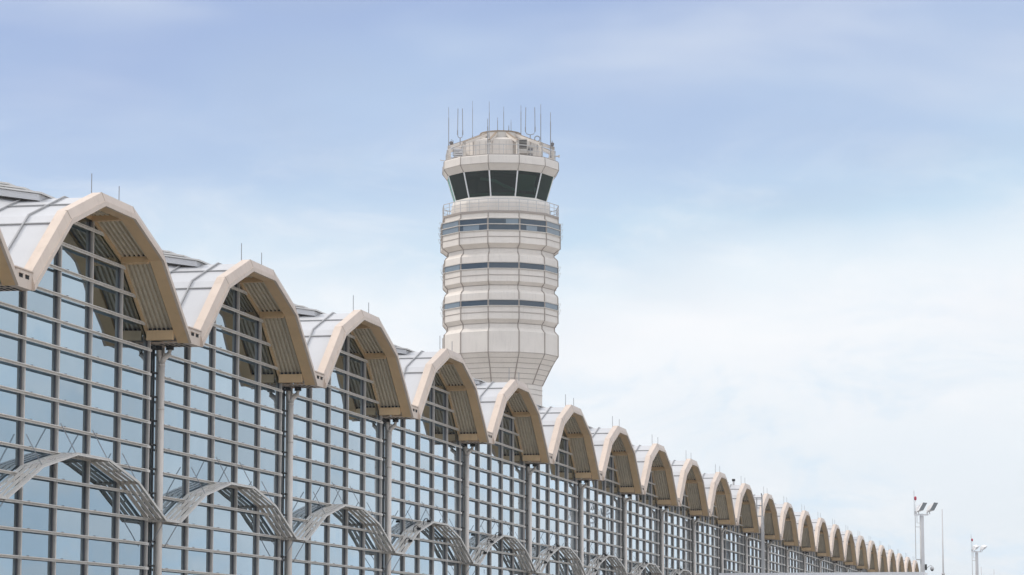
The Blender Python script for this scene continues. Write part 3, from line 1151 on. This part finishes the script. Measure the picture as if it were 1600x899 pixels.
# ------------------------------------------------------------------ floodlight masts
def mast(px, ytop, Y, k, label, flip):
    """px, ytop: pixel of the crossbar over the pole; k: metres per photo pixel there"""
    top = pix(px, ytop, Y)
    root = empty('floodlight_mast', (top.x, Y, 0))
    tag(root, label, 'light mast', 'floodlight masts beyond the terminal')
    zt = top.z
    b = MB()
    b.tube([(0, 0, 0), (0, 0, zt - 3 * k), (0, 0, zt - 0.1)], 4.3 * k, 14, 0, 2.0 * k)
    b.build('pole', M['mast'], root)
    MB().box(-11.5 * k, 10.5 * k, -0.12, 0.12, zt - 1.6 * k, zt + 0.6 * k).box(-1.8 * k, 1.8 * k, -0.16, 0.16, zt - 2.6 * k, zt + 0.9 * k).build('crossbar', M['white'], root)
    b = MB()
    b.tube([(-10.2 * k, -0.05, zt - 70 * k), (-10.2 * k, -0.05, zt + 5 * k)], 0.6 * k, 6)
    b.tube([(-10.2 * k, -0.05, zt - 19.5 * k), (0, -0.05, zt - 19.5 * k)], 0.45 * k, 6)
    b.tube([(-7.5 * k, -0.05, zt), (-7.5 * k, -0.05, zt - 13.5 * k), (0, -0.05, zt - 13.5 * k)], 0.45 * k, 6)
    b.box(-9.5 * k, -1.5 * k, -0.15, 0.1, zt - 71 * k, zt - 69.5 * k)
    b.build('conduit', M['railm'], root)
    b = MB()
    b.tube([(-11.3 * k, 0, zt), (-11.3 * k, 0, zt + 37 * k)], 0.35 * k, 6)
    b.build('lightning_rod', M['rod'], root)
    b = MB()
    b.tube([(-9.2 * k, 0, zt), (-9.2 * k, 0, zt + 22 * k)], 0.5 * k, 8)
    bc = b.build('beacon_stem', M['white'], root)
    C12 = [R(30 * q) for q in range(12)]
    o = MB().rings([(zt + 22 * k, 1.0 * k), (zt + 23.2 * k, 1.9 * k), (zt + 26.5 * k, 1.9 * k), (zt + 28 * k, 1.0 * k)], C12, smooth=True).build('beacon', M['red'], root)
    o.location = (-9.2 * k, 0, 0)
    for cx in (-8.0, 9.0):
        fl = empty('floodlight', (cx * k, 0, zt), 0, root)
        b = MB()
        # slanted lamp head: a deep white case with a grey lens across its sloping face
        fx = 1 if not flip else 1
        if not flip:
            q = [(2.6, 6.2), (9.0, 5.6), (15.6, 17.4), (9.2, 18.0)]
        else:
            q = [(2.4, 2.6), (7.5, 5.0), (13.5, 11.5), (6.0, 9.0)]
        y0, y1 = -0.55, 0.25
        lens = [(x * k, y0 - 0.02, z * k) for x, z in q] + [(x * k, y0 + 0.06, z * k) for x, z in q]
        b.hexa(lens, 0)
        b.build('lens', M['lens'] if not flip else M['railm'], fl)
        b = MB()
        qb = [(-1.2, 3.2), (4.5, 4.2), (8.2, 15.0), (1.0, 12.5)]
        p = [(x * k, y0 + 0.065, z * k) for x, z in q] + [(x * k, y1, z * k) for x, z in qb]
        b.hexa(p)
        b.tube([(-0.5 * k, 0, 0.4 * k), (0.5 * k, 0, 5 * k)], 0.9 * k, 8)
        b.tube([(4.0 * k, 0, 0.4 * k), (2.5 * k, 0, 6 * k)], 0.8 * k, 8)
        b.build('case', M['white'], fl)
    return root, zt


m1, z1m = mast(1440, 804, 225, 225 / F, 'nearer and taller white mast with two dark-lensed floodlights and red beacon', False)
m2, z2m = mast(1526, 862, 330, 330 / F * 0.72, 'farther and smaller white floodlight mast, rightmost in view, pale lamp heads', True)

# box and dome camera on the near mast
k = 225 / F
v = pix(1446, 887, 225)
MB().box(m1.location.x + 4.2 * k, m1.location.x + 6.4 * k, 224.85, 225.15, v.z - 4.0 * k, v.z + 5.0 * k)\
    .box(m1.location.x + 3.0 * k, m1.location.x + 4.2 * k, 224.95, 225.05, v.z - 0.5 * k, v.z + 0.5 * k).build('junction_box', M['dark'], None).parent = None
jb = bpy.data.objects['junction_box']
jb.parent = m1
jb.matrix_parent_inverse = Matrix.Translation(-m1.location)
camr = empty('security_camera', pix(1449, 888, 225))
tag(camr, 'grey dome security camera on a curved arm beside the near mast', 'camera')
MB().tube([(-2.9 * k, 0, -2.2 * k), (-1.4 * k, 0, -1.0 * k), (1.5 * k, 0, 2.2 * k), (4.5 * k, 0, 4.2 * k), (7.0 * k, 0, 3.4 * k), (7.4 * k, 0, 2.0 * k)], 0.45 * k, 8).build('arm', M['railm'], camr)
C16 = [R(22.5 * q) for q in range(16)]
o = MB().rings([(-2.4 * k, 2.9 * k), (-0.5 * k, 3.2 * k), (1.2 * k, 2.8 * k), (2.4 * k, 1.2 * k)], C16, smooth=True).build('housing', M['railm'], camr)
o.location.x = 7.4 * k
o = MB().rings([(-4.6 * k, 0.6 * k), (-4.0 * k, 1.8 * k), (-2.42 * k, 2.4 * k)], C16, smooth=True).build('dome', M['dark'], camr)
o.location.x = 7.4 * k

# slim bare poles
for px, yt, Y, r, lab in ((1472, 796, 240, 0.055, 'slim bare white pole between the two floodlight masts'),
                          (1533, 886, 420, 0.06, 'short faint pole just right of the farther mast'),
                          (1553, 890, 520, 0.06, 'shortest faint pole, rightmost along the bottom edge')):
    t = pix(px, yt, Y)
    b = MB()
    b.tube([(0, 0, 0), (0, 0, t.z * 0.62), (0, 0, t.z)], r * 1.9, 8, 0, r * 0.7)
    if px == 1472:
        zz = pix(px, 897, Y).z
        b.tube([(-0.12, 0, zz), (0.12, 0, zz)], 0.1, 8)
    tag(b.build('slim_pole', M['mast'], None, (t.x, Y, 0)), lab, 'pole', 'slim poles by the masts')

# ------------------------------------------------------------------ air
hz = MB().box(-320, 320, -60, 640, -2.2, 70).build('haze', [])
hz['kind'] = 'stuff'
hm = bpy.data.materials.new('haze')
hm.use_nodes = True
ht = hm.node_tree
ht.nodes.clear()
pvn = ht.nodes.new('ShaderNodeVolumePrincipled')
pvn.inputs['Color'].default_value = (0.985, 0.99, 1.0, 1)
pvn.inputs['Density'].default_value = 0.00014
pvn.inputs['Anisotropy'].default_value = 0.3
ho = ht.nodes.new('ShaderNodeOutputMaterial')
ht.links.new(pvn.outputs[0], ho.inputs['Volume'])
hz.data.materials.append(hm)
